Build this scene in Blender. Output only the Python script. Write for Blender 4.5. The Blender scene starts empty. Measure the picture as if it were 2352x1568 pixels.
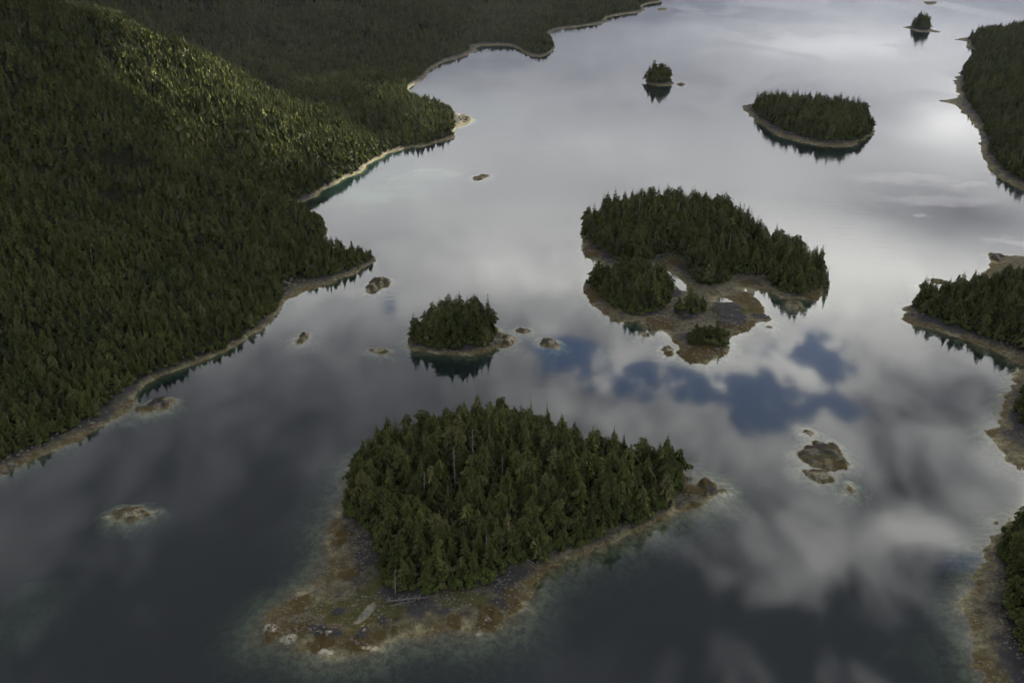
import bpy, math, random
import numpy as np
from mathutils import Vector

# ------------------------------------------------------------------ scene, camera, light
SC = bpy.context.scene
COL = SC.collection
CAM_H, PITCH, FPX, CX, CY = 260.0, math.radians(25.4), 2286.0, 1176.0, 784.0
SP, CP = math.sin(PITCH), math.cos(PITCH)
DECK = 1200.0
HAZE = 1.1e-5
SUN_EL, SUN_AZ = math.radians(30.5), math.radians(33.0)

cam = bpy.data.cameras.new('camera'); cam.sensor_width = 36.0
cam.lens = 36.0 * FPX / 2352.0; cam.clip_start = 1.0; cam.clip_end = 80000.0
camo = bpy.data.objects.new('camera', cam); COL.objects.link(camo)
camo.location = (0, 0, CAM_H); camo.rotation_euler = (math.pi / 2 - PITCH, 0, 0)
SC.camera = camo

world = bpy.data.worlds.new('World'); SC.world = world; world.use_nodes = True
wn = world.node_tree.nodes; wl = world.node_tree.links
sky = wn.new('ShaderNodeTexSky'); sky.sky_type = 'NISHITA'; sky.sun_disc = False
sky.sun_elevation = SUN_EL; sky.sun_rotation = SUN_AZ; sky.altitude = 250; sky.air_density = 0.55; sky.dust_density = 0.1; sky.ozone_density = 2.0
wl.new(sky.outputs[0], wn['Background'].inputs[0]); wn['Background'].inputs[1].default_value = 0.05

sun = bpy.data.lights.new('sun', 'SUN'); sun.energy = 5.0; sun.angle = math.radians(0.5); sun.color = (1.0, 0.94, 0.80)
suno = bpy.data.objects.new('sun', sun); COL.objects.link(suno)
SUN_DIR = Vector((math.sin(SUN_AZ) * math.cos(SUN_EL), math.cos(SUN_AZ) * math.cos(SUN_EL), math.sin(SUN_EL)))
suno.rotation_euler = SUN_DIR.to_track_quat('Z', 'Y').to_euler(); suno.location = (500, 500, 3000)

SC.view_settings.view_transform = 'Standard'; SC.view_settings.look = 'None'
SC.view_settings.exposure = 2.62; SC.view_settings.gamma = 1.0
cy = SC.cycles
cy.max_bounces = 4; cy.diffuse_bounces = 2; cy.glossy_bounces = 2; cy.transmission_bounces = 2
cy.transparent_max_bounces = 10; cy.volume_bounces = 1
cy.caustics_reflective = False; cy.caustics_refractive = False
cy.use_denoising = True; cy.use_adaptive_sampling = True; cy.adaptive_threshold = 0.015; cy.adaptive_min_samples = 24
try:
    cy.denoiser = 'OPENIMAGEDENOISE'; cy.denoising_input_passes = 'RGB_ALBEDO_NORMAL'
except Exception:
    pass

random.seed(4); RNG = np.random.default_rng(7)

# ------------------------------------------------------------------ helpers
def G(px, py, z=0.0):
    """ground point (metres) seen at photo coordinates (2352 x 1568 frame)"""
    X = (px - CX) / FPX; Y = (py - CY) / FPX
    t = (CAM_H - z) / (SP + Y * CP)
    return (X * t, (CP - Y * SP) * t)
def GZ(px, py, zc):
    X = (px - CX) / FPX; Y = (py - CY) / FPX
    return (X * zc, (CP - Y * SP) * zc, CAM_H - (SP + Y * CP) * zc)
def proj(x, y, z):
    dz = z - CAM_H
    zc = y * CP - dz * SP; yc = -(y * SP + dz * CP)
    return CX + FPX * x / zc, CY + FPX * yc / zc, zc
def poly(pts): return np.array([G(*p) for p in pts])
def chaikin(p, n=1):
    for _ in range(n):
        q = np.roll(p, -1, 0)
        p = np.stack([p * .75 + q * .25, p * .25 + q * .75], 1).reshape(-1, 2)
    return p
def sdist(p, X, Y):
    """signed distance to a closed polygon, positive inside"""
    x = X.ravel(); y = Y.ravel(); best = np.full(x.shape, 1e18); ins = np.zeros(x.shape, bool)
    q = np.roll(p, -1, 0)
    for (ax, ay), (bx, by) in zip(p, q):
        ex, ey = bx - ax, by - ay
        L = ex * ex + ey * ey + 1e-9
        t = np.clip(((x - ax) * ex + (y - ay) * ey) / L, 0, 1)
        best = np.minimum(best, (x - ax - t * ex) ** 2 + (y - ay - t * ey) ** 2)
        if ay != by:
            c = (ay > y) != (by > y)
            ins ^= c & (x < ex * (y - ay) / ey + ax)
    return (np.where(ins, 1, -1) * np.sqrt(best)).reshape(X.shape)
def vnoise(x, y, seed=0):
    xi = np.floor(x).astype(np.int64); yi = np.floor(y).astype(np.int64)
    fx = x - xi; fy = y - yi; fx = fx * fx * (3 - 2 * fx); fy = fy * fy * (3 - 2 * fy)
    def h(a, b):
        n = (a * 374761393 + b * 668265263 + seed * 982451653) & 0xffffffff
        n = ((n ^ (n >> 13)) * 1274126177) & 0xffffffff
        return ((n ^ (n >> 16)) & 0xffff) / 65535.0
    return (h(xi, yi) * (1 - fx) + h(xi + 1, yi) * fx) * (1 - fy) + (h(xi, yi + 1) * (1 - fx) + h(xi + 1, yi + 1) * fx) * fy
def fbm(x, y, sc, seed=0, oc=4):
    """about -1..1"""
    v = 0; a = 1; tot = 0
    for i in range(oc):
        v = v + a * (vnoise(x / sc + 17.3 * i, y / sc - 9.1 * i, seed + i) * 2 - 1); tot += a; a *= .5; sc *= .5
    return v / tot * 1.6
def ridged(x, y, sc, seed=0, oc=4):
    v = 0; a = 1; tot = 0
    for i in range(oc):
        v = v + a * (1 - np.abs(vnoise(x / sc + 7.7 * i, y / sc + 3.3 * i, seed + i) * 2 - 1)); tot += a; a *= .5; sc *= .5
    return v / tot
def sstep(a, b, v):
    t = np.clip((v - a) / (b - a), 0, 1); return t * t * (3 - 2 * t)

def mesh_np(name, verts, quads=None, tris=None):
    me = bpy.data.meshes.new(name)
    verts = np.asarray(verts, np.float32)
    faces = quads if quads is not None else tris
    faces = np.asarray(faces, np.int32); k = faces.shape[1]
    me.vertices.add(len(verts)); me.vertices.foreach_set('co', verts.ravel())
    me.loops.add(faces.size); me.loops.foreach_set('vertex_index', faces.ravel())
    me.polygons.add(len(faces)); me.polygons.foreach_set('loop_start', np.arange(0, faces.size, k, dtype=np.int32))
    me.update(calc_edges=True); me.validate()
    return me
def link(name, me, mat=None, parent=None):
    o = bpy.data.objects.new(name, me); COL.objects.link(o)
    if mat is not None and me is not None and not me.materials: me.materials.append(mat)
    if parent is not None: o.parent = parent
    return o
def tag(o, label=None, cat=None, group=None, kind=None):
    if label: o['label'] = label
    if cat: o['category'] = cat
    if group: o['group'] = group
    if kind: o['kind'] = kind
    return o
def fattr(me, name, v):
    a = me.attributes.new(name, 'FLOAT', 'POINT'); a.data.foreach_set('value', np.asarray(v, np.float32).ravel())

class NT:
    """small node-graph writer"""
    def __init__(s, mat): s.t = mat.node_tree; s.n = s.t.nodes; s.l = s.t.links
    def new(s, ty, **kw):
        nd = s.n.new(ty)
        for k, v in kw.items(): setattr(nd, k, v)
        return nd
    def put(s, sock, v):
        if isinstance(v, (int, float)): sock.default_value = v
        elif isinstance(v, (tuple, list)): sock.default_value = v
        else: s.l.new(v, sock)
    def m(s, op, a, b=None, c=None, clamp=False):
        nd = s.new('ShaderNodeMath', operation=op, use_clamp=clamp); s.put(nd.inputs[0], a)
        if b is not None: s.put(nd.inputs[1], b)
        if c is not None: s.put(nd.inputs[2], c)
        return nd.outputs[0]
    def vm(s, op, a, b=None, out=0):
        nd = s.new('ShaderNodeVectorMath', operation=op); s.put(nd.inputs[0], a)
        if b is not None:
            if op == 'SCALE': s.put(nd.inputs['Scale'], b)
            else: s.put(nd.inputs[1], b)
        return nd.outputs[out]
    def noise(s, vec, scale, detail=4, rough=.55, w=None, dist=0.0):
        nd = s.new('ShaderNodeTexNoise'); s.put(nd.inputs['Vector'], vec)
        nd.inputs['Scale'].default_value = scale; nd.inputs['Detail'].default_value = detail
        nd.inputs['Roughness'].default_value = rough; nd.inputs['Distortion'].default_value = dist
        return nd.outputs[0], nd.outputs[1]
    def rng(s, v, a, b, c=0.0, d=1.0, smooth=True):
        nd = s.new('ShaderNodeMapRange', interpolation_type='SMOOTHSTEP' if smooth else 'LINEAR')
        s.put(nd.inputs[0], v); nd.inputs[1].default_value = a; nd.inputs[2].default_value = b
        nd.inputs[3].default_value = c; nd.inputs[4].default_value = d
        return nd.outputs[0]
    def mix(s, f, a, b):
        nd = s.new('ShaderNodeMix', data_type='RGBA'); s.put(nd.inputs[0], f)
        for sock, v in ((nd.inputs[6], a), (nd.inputs[7], b)):
            s.put(sock, (*v, 1) if isinstance(v, tuple) and len(v) == 3 else v)
        return nd.outputs[2]
    def ramp(s, v, stops):
        nd = s.new('ShaderNodeValToRGB'); e = nd.color_ramp.elements
        while len(e) < len(stops): e.new(.5)
        for el, (p, c) in zip(e, stops): el.position = p; el.color = (*c, 1)
        s.put(nd.inputs[0], v); return nd.outputs[0]
    def attr(s, name): return s.new('ShaderNodeAttribute', attribute_name=name).outputs['Fac']
    def pos(s): return s.new('ShaderNodeNewGeometry').outputs['Position']
def material(name):
    m = bpy.data.materials.new(name); m.use_nodes = True; g = NT(m)
    return m, g, m.node_tree.nodes['Principled BSDF']
def setp(b, **kw):
    for k, v in kw.items(): b.inputs[k].default_value = v

# ------------------------------------------------------------------ materials
def shore_material():
    m, g, b = material('shore')
    p = g.pos(); sep = g.new('ShaderNodeSeparateXYZ'); g.put(sep.inputs[0], p); z = sep.outputs[2]
    n1, _ = g.noise(p, .12, 5, .6); n2, _ = g.noise(p, .7, 5, .65); n3, _ = g.noise(p, 3.0, 3, .6)
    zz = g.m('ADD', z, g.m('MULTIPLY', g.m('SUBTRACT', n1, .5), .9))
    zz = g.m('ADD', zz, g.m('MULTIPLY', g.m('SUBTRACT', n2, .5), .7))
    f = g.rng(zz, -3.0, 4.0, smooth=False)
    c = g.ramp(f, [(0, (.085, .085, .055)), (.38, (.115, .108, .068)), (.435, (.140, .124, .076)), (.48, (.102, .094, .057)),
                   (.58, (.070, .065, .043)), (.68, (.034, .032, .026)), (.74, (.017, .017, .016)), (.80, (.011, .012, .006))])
    nm, _ = g.noise(p, .33, 4, .7); spk = g.m('MULTIPLY', g.rng(n3, .35, .7, .6, 1.45), g.rng(nm, .35, .65, .62, 1.5))
    c = g.mix(1.0, c, c)
    mul = g.new('ShaderNodeMix', data_type='RGBA', blend_type='MULTIPLY'); mul.inputs[0].default_value = 1
    g.put(mul.inputs[6], c); cmb = g.new('ShaderNodeCombineColor')
    for i in range(3): g.put(cmb.inputs[i], spk)
    g.put(mul.inputs[7], cmb.outputs[0]); c = mul.outputs[2]
    w = g.m('MULTIPLY', g.attr('weed'), g.rng(n2, .33, .47)); c = g.mix(w, c, g.mix(n3, (.017, .012, .0045), (.075, .056, .020)))
    gr = g.m('MULTIPLY', g.attr('grass'), g.rng(n2, .25, .55)); c = g.mix(gr, c, g.mix(n3, (.022, .026, .009), (.060, .058, .020)))
    dk = g.m('MULTIPLY', g.attr('dark'), g.rng(n2, .32, .45)); c = g.mix(dk, c, g.mix(n3, (.010, .0105, .012), (.045, .045, .047)))
    pl = g.m('MULTIPLY', g.attr('pale'), g.rng(n2, .38, .55)); c = g.mix(pl, c, (.28, .26, .20))
    g.put(b.inputs['Base Color'], c); setp(b, Roughness=.85); b.inputs['Specular IOR Level'].default_value = .04
    bp = g.new('ShaderNodeBump'); bp.inputs['Strength'].default_value = .7; bp.inputs['Distance'].default_value = .35
    g.put(bp.inputs['Height'], g.m('ADD', n2, g.m('MULTIPLY', n3, .5))); g.l.new(bp.outputs[0], b.inputs['Normal'])
    return m
M_SHORE = shore_material()

def foliage_material(name, a, bcol, dry):
    m, g, b = material(name)
    oi = g.new('ShaderNodeObjectInfo'); r = oi.outputs['Random']
    tc = g.new('ShaderNodeTexCoord').outputs['Object']
    n, _ = g.noise(tc, .9, 2, .6); n2, _ = g.noise(g.pos(), .015, 1, .5)
    c = g.mix(g.m('ADD', g.m('MULTIPLY', g.m('POWER', r, 1.3), .75), g.m('MULTIPLY', g.m('SUBTRACT', n2, .35), .9), clamp=True), a, bcol)
    c = g.mix(g.m('MULTIPLY', g.rng(r, .80, 1.0), .65), c, dry)
    c2 = g.new('ShaderNodeMix', data_type='RGBA', blend_type='MULTIPLY'); c2.inputs[0].default_value = 1
    g.put(c2.inputs[6], c); v = g.rng(n, .3, .7, .65, 1.45); cmb = g.new('ShaderNodeCombineColor')
    for i in range(3): g.put(cmb.inputs[i], v)
    g.put(c2.inputs[7], cmb.outputs[0])
    g.put(b.inputs['Base Color'], c2.outputs[2]); setp(b, Roughness=.7); b.inputs['Specular IOR Level'].default_value = .0
    return m
M_CON = foliage_material('conifer_needles', (.030, .037, .0125), (.071, .080, .025), (.080, .076, .036))
M_ALD = foliage_material('alder_leaves', (.06, .08, .016), (.085, .10, .022), (.07, .08, .03))
M_SHR = foliage_material('shrub_leaves', (.036, .048, .013), (.065, .080, .022), (.07, .062, .03))
def bark_material(name, c1, c2):
    m, g, b = material(name); tc = g.new('ShaderNodeTexCoord').outputs['Object']
    n, _ = g.noise(tc, 3.0, 4, .6); g.put(b.inputs['Base Color'], g.mix(g.rng(n, .3, .7), c1, c2)); setp(b, Roughness=.9)
    return m
M_BARK = bark_material('bark', (.035, .028, .022), (.09, .08, .07))
M_DEAD = bark_material('weathered_wood', (.06, .056, .05), (.15, .143, .13))
def rock_material():
    m, g, b = material('boulder_rock'); p = g.pos()
    n1, _ = g.noise(p, .5, 4, .6); n2, _ = g.noise(p, 2.2, 4, .6)
    c = g.mix(g.rng(n2, .35, .65), (.016, .016, .017), (.11, .10, .08)); c = g.mix(g.rng(n1, .5, .65), c, (.06, .038, .012))
    g.put(b.inputs['Base Color'], c); setp(b, Roughness=.85); return m
M_ROCK = rock_material()

# ------------------------------------------------------------------ coastlines, traced as ground points
MAIN = [(-330,1330),(-150,1180),(0,1092),(25,1079),(84,1052),(139,1025),(202,991),(252,970),(277,958),(300,942),(317,928),(319,911),(315,895),(336,878),(378,855),
 (420,840),(470,823),(517,802),(554,783),(588,764),(609,743),(630,722),(643,706),(655,689),(680,676),(714,666),(756,653),(798,634),(832,617),(850,608),(861,596),
 (855,588),(830,590),(795,587),(765,578),(742,571),(716,563),(736,556),(749,545),(746,527),(735,515),(710,505),(680,497),(656,490),(641,484),(665,474),(690,465),(720,450),(745,436),
 (775,418),(803,404),(827,396),(844,377),(868,364),(902,348),(942,340),(976,336),(1010,325),(1038,320),(1044,313),(1043,298),(1051,290),(1078,287),(1081,273),
 (1061,265),(1041,257),(1020,248),(985,236),(955,225),(930,210),(949,194),(977,180),(987,163),(1011,146),(1044,136),(1082,124),(1099,117),(1090,110),(1119,105),(1157,105),
 (1187,110),(1204,122),(1225,131),(1245,132),(1262,124),(1271,116),(1276,109),(1270,96),(1258,84),(1262,76),(1276,68),(1310,65),(1344,60),(1385,55),(1398,49),(1391,42),(1412,37),(1440,33),(1473,30),
 (1484,23),(1470,16),(1490,9),(1530,4),(1568,0),(1590,-6),(1560,-25),(1500,-60),(1350,-130),(400,-180),(-900,-150),(-1600,200),(-1600,1100)]
MAIN_F = [(-330,1285),(-150,1130),(0,1054),(63,1033),(126,1004),(176,981),(218,958),(244,928),(265,907),(311,878),(361,857),(420,836),(504,802),(559,771),(605,731),(634,697),(638,655),(650,641),
 (714,641),(756,636),(790,622),(823,609),(846,597),(845,591),(800,589),(750,578),(706,568),(706,560),(734,550),(741,538),(735,520),(705,508),(665,494),(632,485),(650,476),(680,464),(735,434),
 (770,416),(800,399),(820,390),(838,373),(862,359),(900,343),(942,335),(976,331),(1008,320),(1034,314),(1038,300),(1036,262),(1015,249),(980,237),(945,225),(921,210),(935,196),(960,178),(972,162),
 (995,147),(1015,137),(1046,129),(1075,118),(1068,108),(1100,100),(1150,99),(1190,103),(1208,117),(1227,126),(1245,127),(1260,119),(1268,108),(1262,92),(1248,82),(1252,74),(1272,65),(1310,61),(1344,56),(1380,51),(1378,42),(1405,34),(1440,29),(1470,26),(1462,16),(1485,6),(1530,0),(1568,-4),
 (1570,-15),(1500,-50),(1350,-120),(400,-170),(-900,-140),(-1600,200),(-1600,1100)]
FORE = [(824,1057),(812,1095),(800,1134),(783,1182),(761,1211),(756,1239),(764,1263),(755,1302),(723,1335),(680,1369),(640,1393),(622,1415),(605,1430),(604,1455),(620,1467),(640,1455),(662,1470),(700,1494),
 (752,1506),(814,1503),(862,1489),(891,1472),(948,1460),(1020,1451),(1092,1455),(1121,1446),(1164,1427),(1193,1403),(1208,1374),(1222,1340),(1246,1316),(1284,1292),(1332,1268),(1371,1254),
 (1428,1235),(1476,1211),(1515,1191),(1539,1172),(1572,1167),(1601,1167),(1625,1155),(1640,1142),(1644,1115),(1622,1103),(1608,1102),(1601,1119),(1577,1109),(1567,1090),(1555,1072),(1500,1062),(1430,1048),(1360,1030),
 (1300,1006),(1250,1000),(1180,988),(1100,982),(1000,995),(920,1015),(860,1035)]
FORE_F = [(826,1060),(816,1110),(798,1163),(803,1185),(836,1210),(872,1239),(876,1278),(886,1326),(896,1359),(950,1366),(996,1362),(1016,1350),(1083,1355),(1131,1340),(1169,1311),(1193,1292),
 (1236,1283),(1299,1263),(1366,1247),(1385,1225),(1452,1208),(1505,1184),(1545,1152),(1562,1110),(1556,1078),(1500,1066),(1430,1052),(1360,1036),(1305,1016),(1250,1004),(1180,992),(1100,986),(1000,999),(920,1019),(862,1039)]
def z4(l): return [(1270 + .3 * a, 395 + .3 * b) for a, b in l]
MID = z4([(228,520),(240,600),(290,660),(340,700),(362,745),(310,790),(255,850),(220,900),(270,960),(320,1020),(400,1080),(480,1150),(560,1150),(640,1120),(715,1135),(705,1190),(770,1220),(830,1210),(900,1260),(920,1300),(985,1340),(960,1390),
 (1000,1430),(1090,1462),(1170,1460),(1220,1430),(1300,1400),(1325,1370),(1352,1350),(1340,1290),(1390,1240),(1480,1220),(1540,1160),(1660,1145),(1672,1125),(1600,1095),(1612,1060),(1570,980),(1520,930),(1430,912),(1480,893),
 (1600,910),(1700,930),(1760,962),(1880,972),(1960,968),(2020,980),(2060,930),(2088,880),(2070,800),(2030,740),(1900,670),(1750,620),(1600,540),(1480,450),(1350,370),(1200,310),(1000,285),(850,270),(790,250),(700,290),(560,310),(420,330),(320,335),(250,360)])
MID_F1 = z4([(238,480),(310,560),(420,640),(520,690),(690,705),(770,660),(880,620),(1000,640),(1040,690),(1035,740),(1080,830),(1170,878),(1250,868),(1340,820),(1390,765),(1470,790),(1660,800),(1690,860),(1760,930),(1880,955),(1960,930),
 (2050,840),(2065,800),(2020,745),(1900,680),(1750,630),(1600,550),(1480,460),(1350,380),(1200,322),(1000,298),(850,290),(700,305),(560,320),(420,345),(330,380),(255,420)])
MID_F2 = z4([(268,855),(330,930),(430,1005),(520,1060),(640,1098),(700,1090),(860,1040),(892,980),(890,900),(850,862),(780,838),(600,805),(430,800),(330,815)])
MID_F3 = z4([(945,1100),(1020,1112),(1130,1080),(1140,1045),(1060,1035),(965,1065)])
MID_F4 = z4([(1040,1318),(1130,1340),(1270,1362),(1338,1300),(1318,1255),(1200,1250),(1080,1260)])
POOL_A = z4([(812,750),(870,750),(950,800),(1020,860),(1034,910),(990,912),(930,870),(860,862),(830,820)])
POOL_B = z4([(1240,980),(1270,950),(1330,968),(1382,990),(1350,1005),(1290,1006)])
TUFT = [(936,797),(955,803),(990,808),(1040,814),(1085,813),(1120,806),(1138,798),(1160,800),(1178,792),(1180,776),(1165,769),(1145,768),(1136,752),(1095,741),(1035,738),(975,750),(948,770)]
TUFT_F = [(952,782),(968,796),(1005,802),(1060,804),(1108,797),(1134,780),(1130,757),(1092,745),(1032,742),(978,755)]
ISL_N = [(1481,186),(1491,194),(1511,198),(1531,197),(1549,194),(1547,189),(1535,183),(1510,181),(1491,183)]
ISL_N_F = [(1487,187),(1500,193),(1520,194),(1538,192),(1538,187),(1520,184),(1496,184)]
ISL_E = [(1701,246),(1715,258),(1731,276),(1751,288),(1779,308),(1811,320),(1851,330),(1891,336),(1943,338),(1971,328),(1999,312),(2006,300),(2000,283),(1975,266),(1920,256),(1850,252),(1780,249),(1745,243),(1720,240)]
ISL_E_F = [(1731,246),(1741,264),(1779,288),(1811,304),(1851,316),(1891,326),(1939,328),(1971,320),(2001,306),(2003,298),(1996,284),(1972,268),(1920,259),(1850,255),(1780,252),(1748,247)]
ISL_FAR = [(2071,63),(2091,66),(2107,74),(2127,74),(2147,75),(2162,76),(2159,72),(2137,68),(2125,62),(2100,60),(2088,61)]
ISL_FAR_F = [(2092,64),(2110,70),(2128,70),(2136,68),(2124,63),(2102,61)]
R_UP = [(2187,91),(2215,94),(2229,98),(2215,109),(2239,112),(2243,124),(2230,145),(2207,164),(2189,192),(2195,204),(2203,222),(2179,230),(2155,232),(2183,238),(2211,250),(2205,262),(2227,266),(2231,284),(2251,298),(2257,316),
 (2251,336),(2259,360),(2275,388),(2303,412),(2331,426),(2352,436),(2460,480),(2800,520),(2800,60),(2420,70),(2300,80),(2240,84)]
R_UP_F = [(2233,88),(2240,110),(2247,124),(2236,147),(2213,172),(2223,216),(2235,244),(2258,276),(2275,316),(2281,352),(2309,392),(2352,418),(2460,460),(2800,500),(2800,65),(2420,75),(2300,84)]
R_MID = [(2068,712),(2082,718),(2073,734),(2084,741),(2107,750),(2161,761),(2205,775),(2251,795),(2287,809),(2323,827),(2352,840),(2450,885),(2700,930),(2700,570),(2450,575),(2352,588),(2305,586),(2272,581),(2277,597),(2262,628),(2220,655),(2160,668),(2115,680),(2098,695)]
R_MID_F = [(2100,703),(2118,721),(2161,743),(2215,757),(2269,779),(2352,804),(2450,850),(2700,900),(2700,645),(2450,650),(2352,655),(2280,665),(2220,680),(2160,690),(2122,697)]
R_LOA = [(2352,846),(2334,853),(2327,887),(2309,916),(2302,944),(2287,980),(2260,991),(2284,1016),(2298,1034),(2320,1060),(2352,1081),(2450,1110),(2600,1110),(2600,880),(2430,860)]
R_LOA_F = [(2372,880),(2348,930),(2346,975),(2370,1000),(2450,1050),(2600,1070),(2600,900),(2430,880)]
R_LOB = [(2352,1183),(2333,1185),(2303,1201),(2297,1229),(2277,1253),(2257,1271),(2261,1301),(2241,1325),(2223,1361),(2209,1385),(2205,1401),(2217,1421),(2231,1445),(2237,1481),(2249,1521),(2263,1568),(2285,1630),(2330,1700),(2650,1700),(2650,1130),(2440,1160)]
R_LOB_F = [(2352,1215),(2306,1243),(2302,1273),(2318,1313),(2327,1357),(2326,1401),(2336,1473),(2352,1490),(2390,1580),(2420,1690),(2640,1690),(2640,1150),(2440,1185)]

# ------------------------------------------------------------------ mainland hills
def spine(pts): return np.array(pts, float)
SPINES = [ # crest polylines x, y, z and cross slope
 (spine([GZ(0,0,840),GZ(140,60,900),GZ(289,132,950),GZ(442,197,985),GZ(585,232,1010),GZ(700,268,1040),GZ(850,290,1080)]), .48, -8),
 (spine([GZ(-150,-60,1120),GZ(190,33,1200),GZ(330,66,1240),GZ(459,104,1260),GZ(578,138,1270),GZ(700,178,1270),GZ(820,205,1280)]), .52, -10),
 (spine([(-620,700,190),(-480,640,110),(-400,600,72),(-330,560,42)]), .42, 0),
 (spine([(-1300,2100,420),(-850,1950,260),(-520,1850,150),(-260,1800,70)]), .36, 0),
 (spine([(-1100,2900,420),(-500,2700,200),(0,2500,100),(200,2420,40)]), .34, 0),
 (spine([(-1300,500,380),(-1300,1200,400),(-1400,1800,420)]), .42, 0),
]
def hill_main(X, Y, f):
    w = fbm(X, Y, 110, 31, 3) * 19
    acc = np.zeros(X.shape); k = 9.0
    for sp, slope, dz in SPINES:
        best = np.full(X.shape, -1e3)
        for (ax, ay, az), (bx, by, bz) in zip(sp[:-1], sp[1:]):
            ex, ey = bx - ax, by - ay; L = ex * ex + ey * ey
            t = np.clip(((X - ax) * ex + (Y - ay) * ey) / L, 0, 1)
            dd = np.hypot(X - ax - t * ex, Y - ay - t * ey)
            best = np.maximum(best, az + dz + (bz - az) * t - slope * np.sqrt(dd * dd + 400) + slope * 20)
        acc = np.maximum(acc, best) if False else np.log(np.exp(np.clip(acc / k, -50, 300)) + np.exp(np.clip(best / k, -50, 300))) * k
    acc = acc - math.log(2) * k * 0
    z = np.minimum(acc + w * sstep(10, 80, acc), .62 * np.maximum(f, 0) + 1.0)
    z = z + fbm(X, Y, 45, 5, 4) * 6.5 * sstep(5, 60, f)
    return np.maximum(z, 0) * sstep(0, 10, f)
def hill_isl(h, L):
    return lambda X, Y, f: h * (1 - np.exp(-np.maximum(f, 0) / L)) + fbm(X, Y, 22, 3, 3) * h * .15 * sstep(2, 12, f)

def hill_fore(X, Y, f):
    cx, cy_ = G(1090, 1060)
    return hill_isl(4.0, 22)(X, Y, f) + 8.5 * np.exp(-(((X - cx) / 34) ** 2 + ((Y - cy_) / 30) ** 2)) * sstep(0, 14, f)
class Land: pass
LANDS = {}
def land(name, coast, forests, res, hill, fo=1.4, margin=16.0, under=.22, jag=1.0, jsc=7.0, pools=(), hmax=2.4, masks=None, bbox=None, ys=1.0, bump=.55):
    cp = chaikin(poly(coast), 1); fps = [chaikin(poly(f), 1) for f in forests]
    x0, y0 = cp.min(0) - margin; x1, y1 = cp.max(0) + margin
    if bbox: x0, x1, y0, y1 = max(x0, bbox[0]), min(x1, bbox[1]), max(y0, bbox[2]), min(y1, bbox[3])
    xs = np.arange(x0, x1 + res, res); yv = np.arange(y0, y1 + res * ys, res * ys)
    X, Y = np.meshgrid(xs, yv)
    d = sdist(cp, X, Y) + fbm(X, Y, jsc, 11, 4) * jag
    for pl in pools: d = np.minimum(d, -sdist(poly(pl), X, Y) + fbm(X, Y, 3, 12, 3) * .7)
    f = np.full(X.shape, -1e3)
    for fp in fps: f = np.maximum(f, sdist(fp, X, Y) + fo + fbm(X, Y, 9, 13, 3) * 1.1)
    if fps: t = np.clip(d, 0, None) / (np.clip(d, 0, None) + np.clip(-f, 0, None) + .3); zb = hmax * t ** .85
    else: zb = hmax * (1 - np.exp(-np.clip(d, 0, None) / (hmax * 1.6)))
    dn = np.clip(-d, 0, None)
    z = np.where(d > 0, zb + .02, -under * dn * (1 + dn / 14.0) - .02)
    z = z + bump * fbm(X, Y, 4.5, 21, 4) * sstep(-9, 0, d) * sstep(-.3, 1.2, np.abs(d)) * np.where(d > 0, np.clip(z, 0, 1), .6)
    A = {k: np.zeros(X.shape) for k in ('weed', 'grass', 'dark', 'pale')}
    A['weed'] = sstep(.15, .6, vnoise(X / 9, Y / 9, 77)) * sstep(1.5, .4, z) * sstep(-1.2, .0, z) * .8
    A['dark'] = sstep(.55, .75, vnoise(X / 12, Y / 12, 78)) * sstep(.7, 1.6, z)
    A['dark'] = A['dark'] * sstep(3, 0, f)
    if masks: z = masks(X, Y, d, f, z, A)
    if hill is not None: z = z + np.where(f > 0, hill(X, Y, f), 0)
    ny, nx = X.shape
    keep = (d > -margin)
    kq = keep[:-1, :-1] | keep[1:, :-1] | keep[:-1, 1:] | keep[1:, 1:]
    idx = np.arange(nx * ny).reshape(ny, nx)
    q = np.stack([idx[:-1, :-1], idx[:-1, 1:], idx[1:, 1:], idx[1:, :-1]], -1)[kq]
    used = np.unique(q); remap = np.full(nx * ny, -1); remap[used] = np.arange(len(used))
    V = np.stack([X, Y, z], -1).reshape(-1, 3)[used]
    me = mesh_np(name, V, quads=remap[q])
    for k, v in A.items(): fattr(me, k, v.ravel()[used])
    me.polygons.foreach_set('use_smooth', np.ones(len(me.polygons), bool))
    o = link(name, me, M_SHORE)
    L = Land(); L.o = o; L.x0, L.y0, L.rx, L.ry, L.z, L.f, L.d = x0, y0, res, res * ys, z, f, d; L.fps = fps; L.cp = cp
    return L
def samp(L, arr, x, y):
    gx = np.clip((np.asarray(x) - L.x0) / L.rx, 0, arr.shape[1] - 1.001); gy = np.clip((np.asarray(y) - L.y0) / L.ry, 0, arr.shape[0] - 1.001)
    i = gx.astype(int); j = gy.astype(int); a = gx - i; b = gy - j
    return (arr[j, i] * (1 - a) + arr[j, i + 1] * a) * (1 - b) + (arr[j + 1, i] * (1 - a) + arr[j + 1, i + 1] * a) * b

def ell(X, Y, px, py, rx, ry, rag=.35, sc=4.0, seed=1, soft=None):
    """soft ragged spot round the ground point at (px, py)"""
    cx, cy_ = G(px, py); ax = rx * (G(px + 1, py)[0] - cx); ay = abs(G(px, py + 1)[1] - cy_) * ry
    r = np.hypot((X - cx) / ax, (Y - cy_) / ay) + fbm(X, Y, sc, seed, 3) * rag
    return sstep(1.15, .75, r) if soft is None else sstep(1.3, 1.3 - soft, r)
def z3(a, b): return 564.5 + .48 * a, 893.8 + .48 * b
def zs(a, b): return 583.3 + .28 * a, 1223 + .28 * b      # spit close-up

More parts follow.
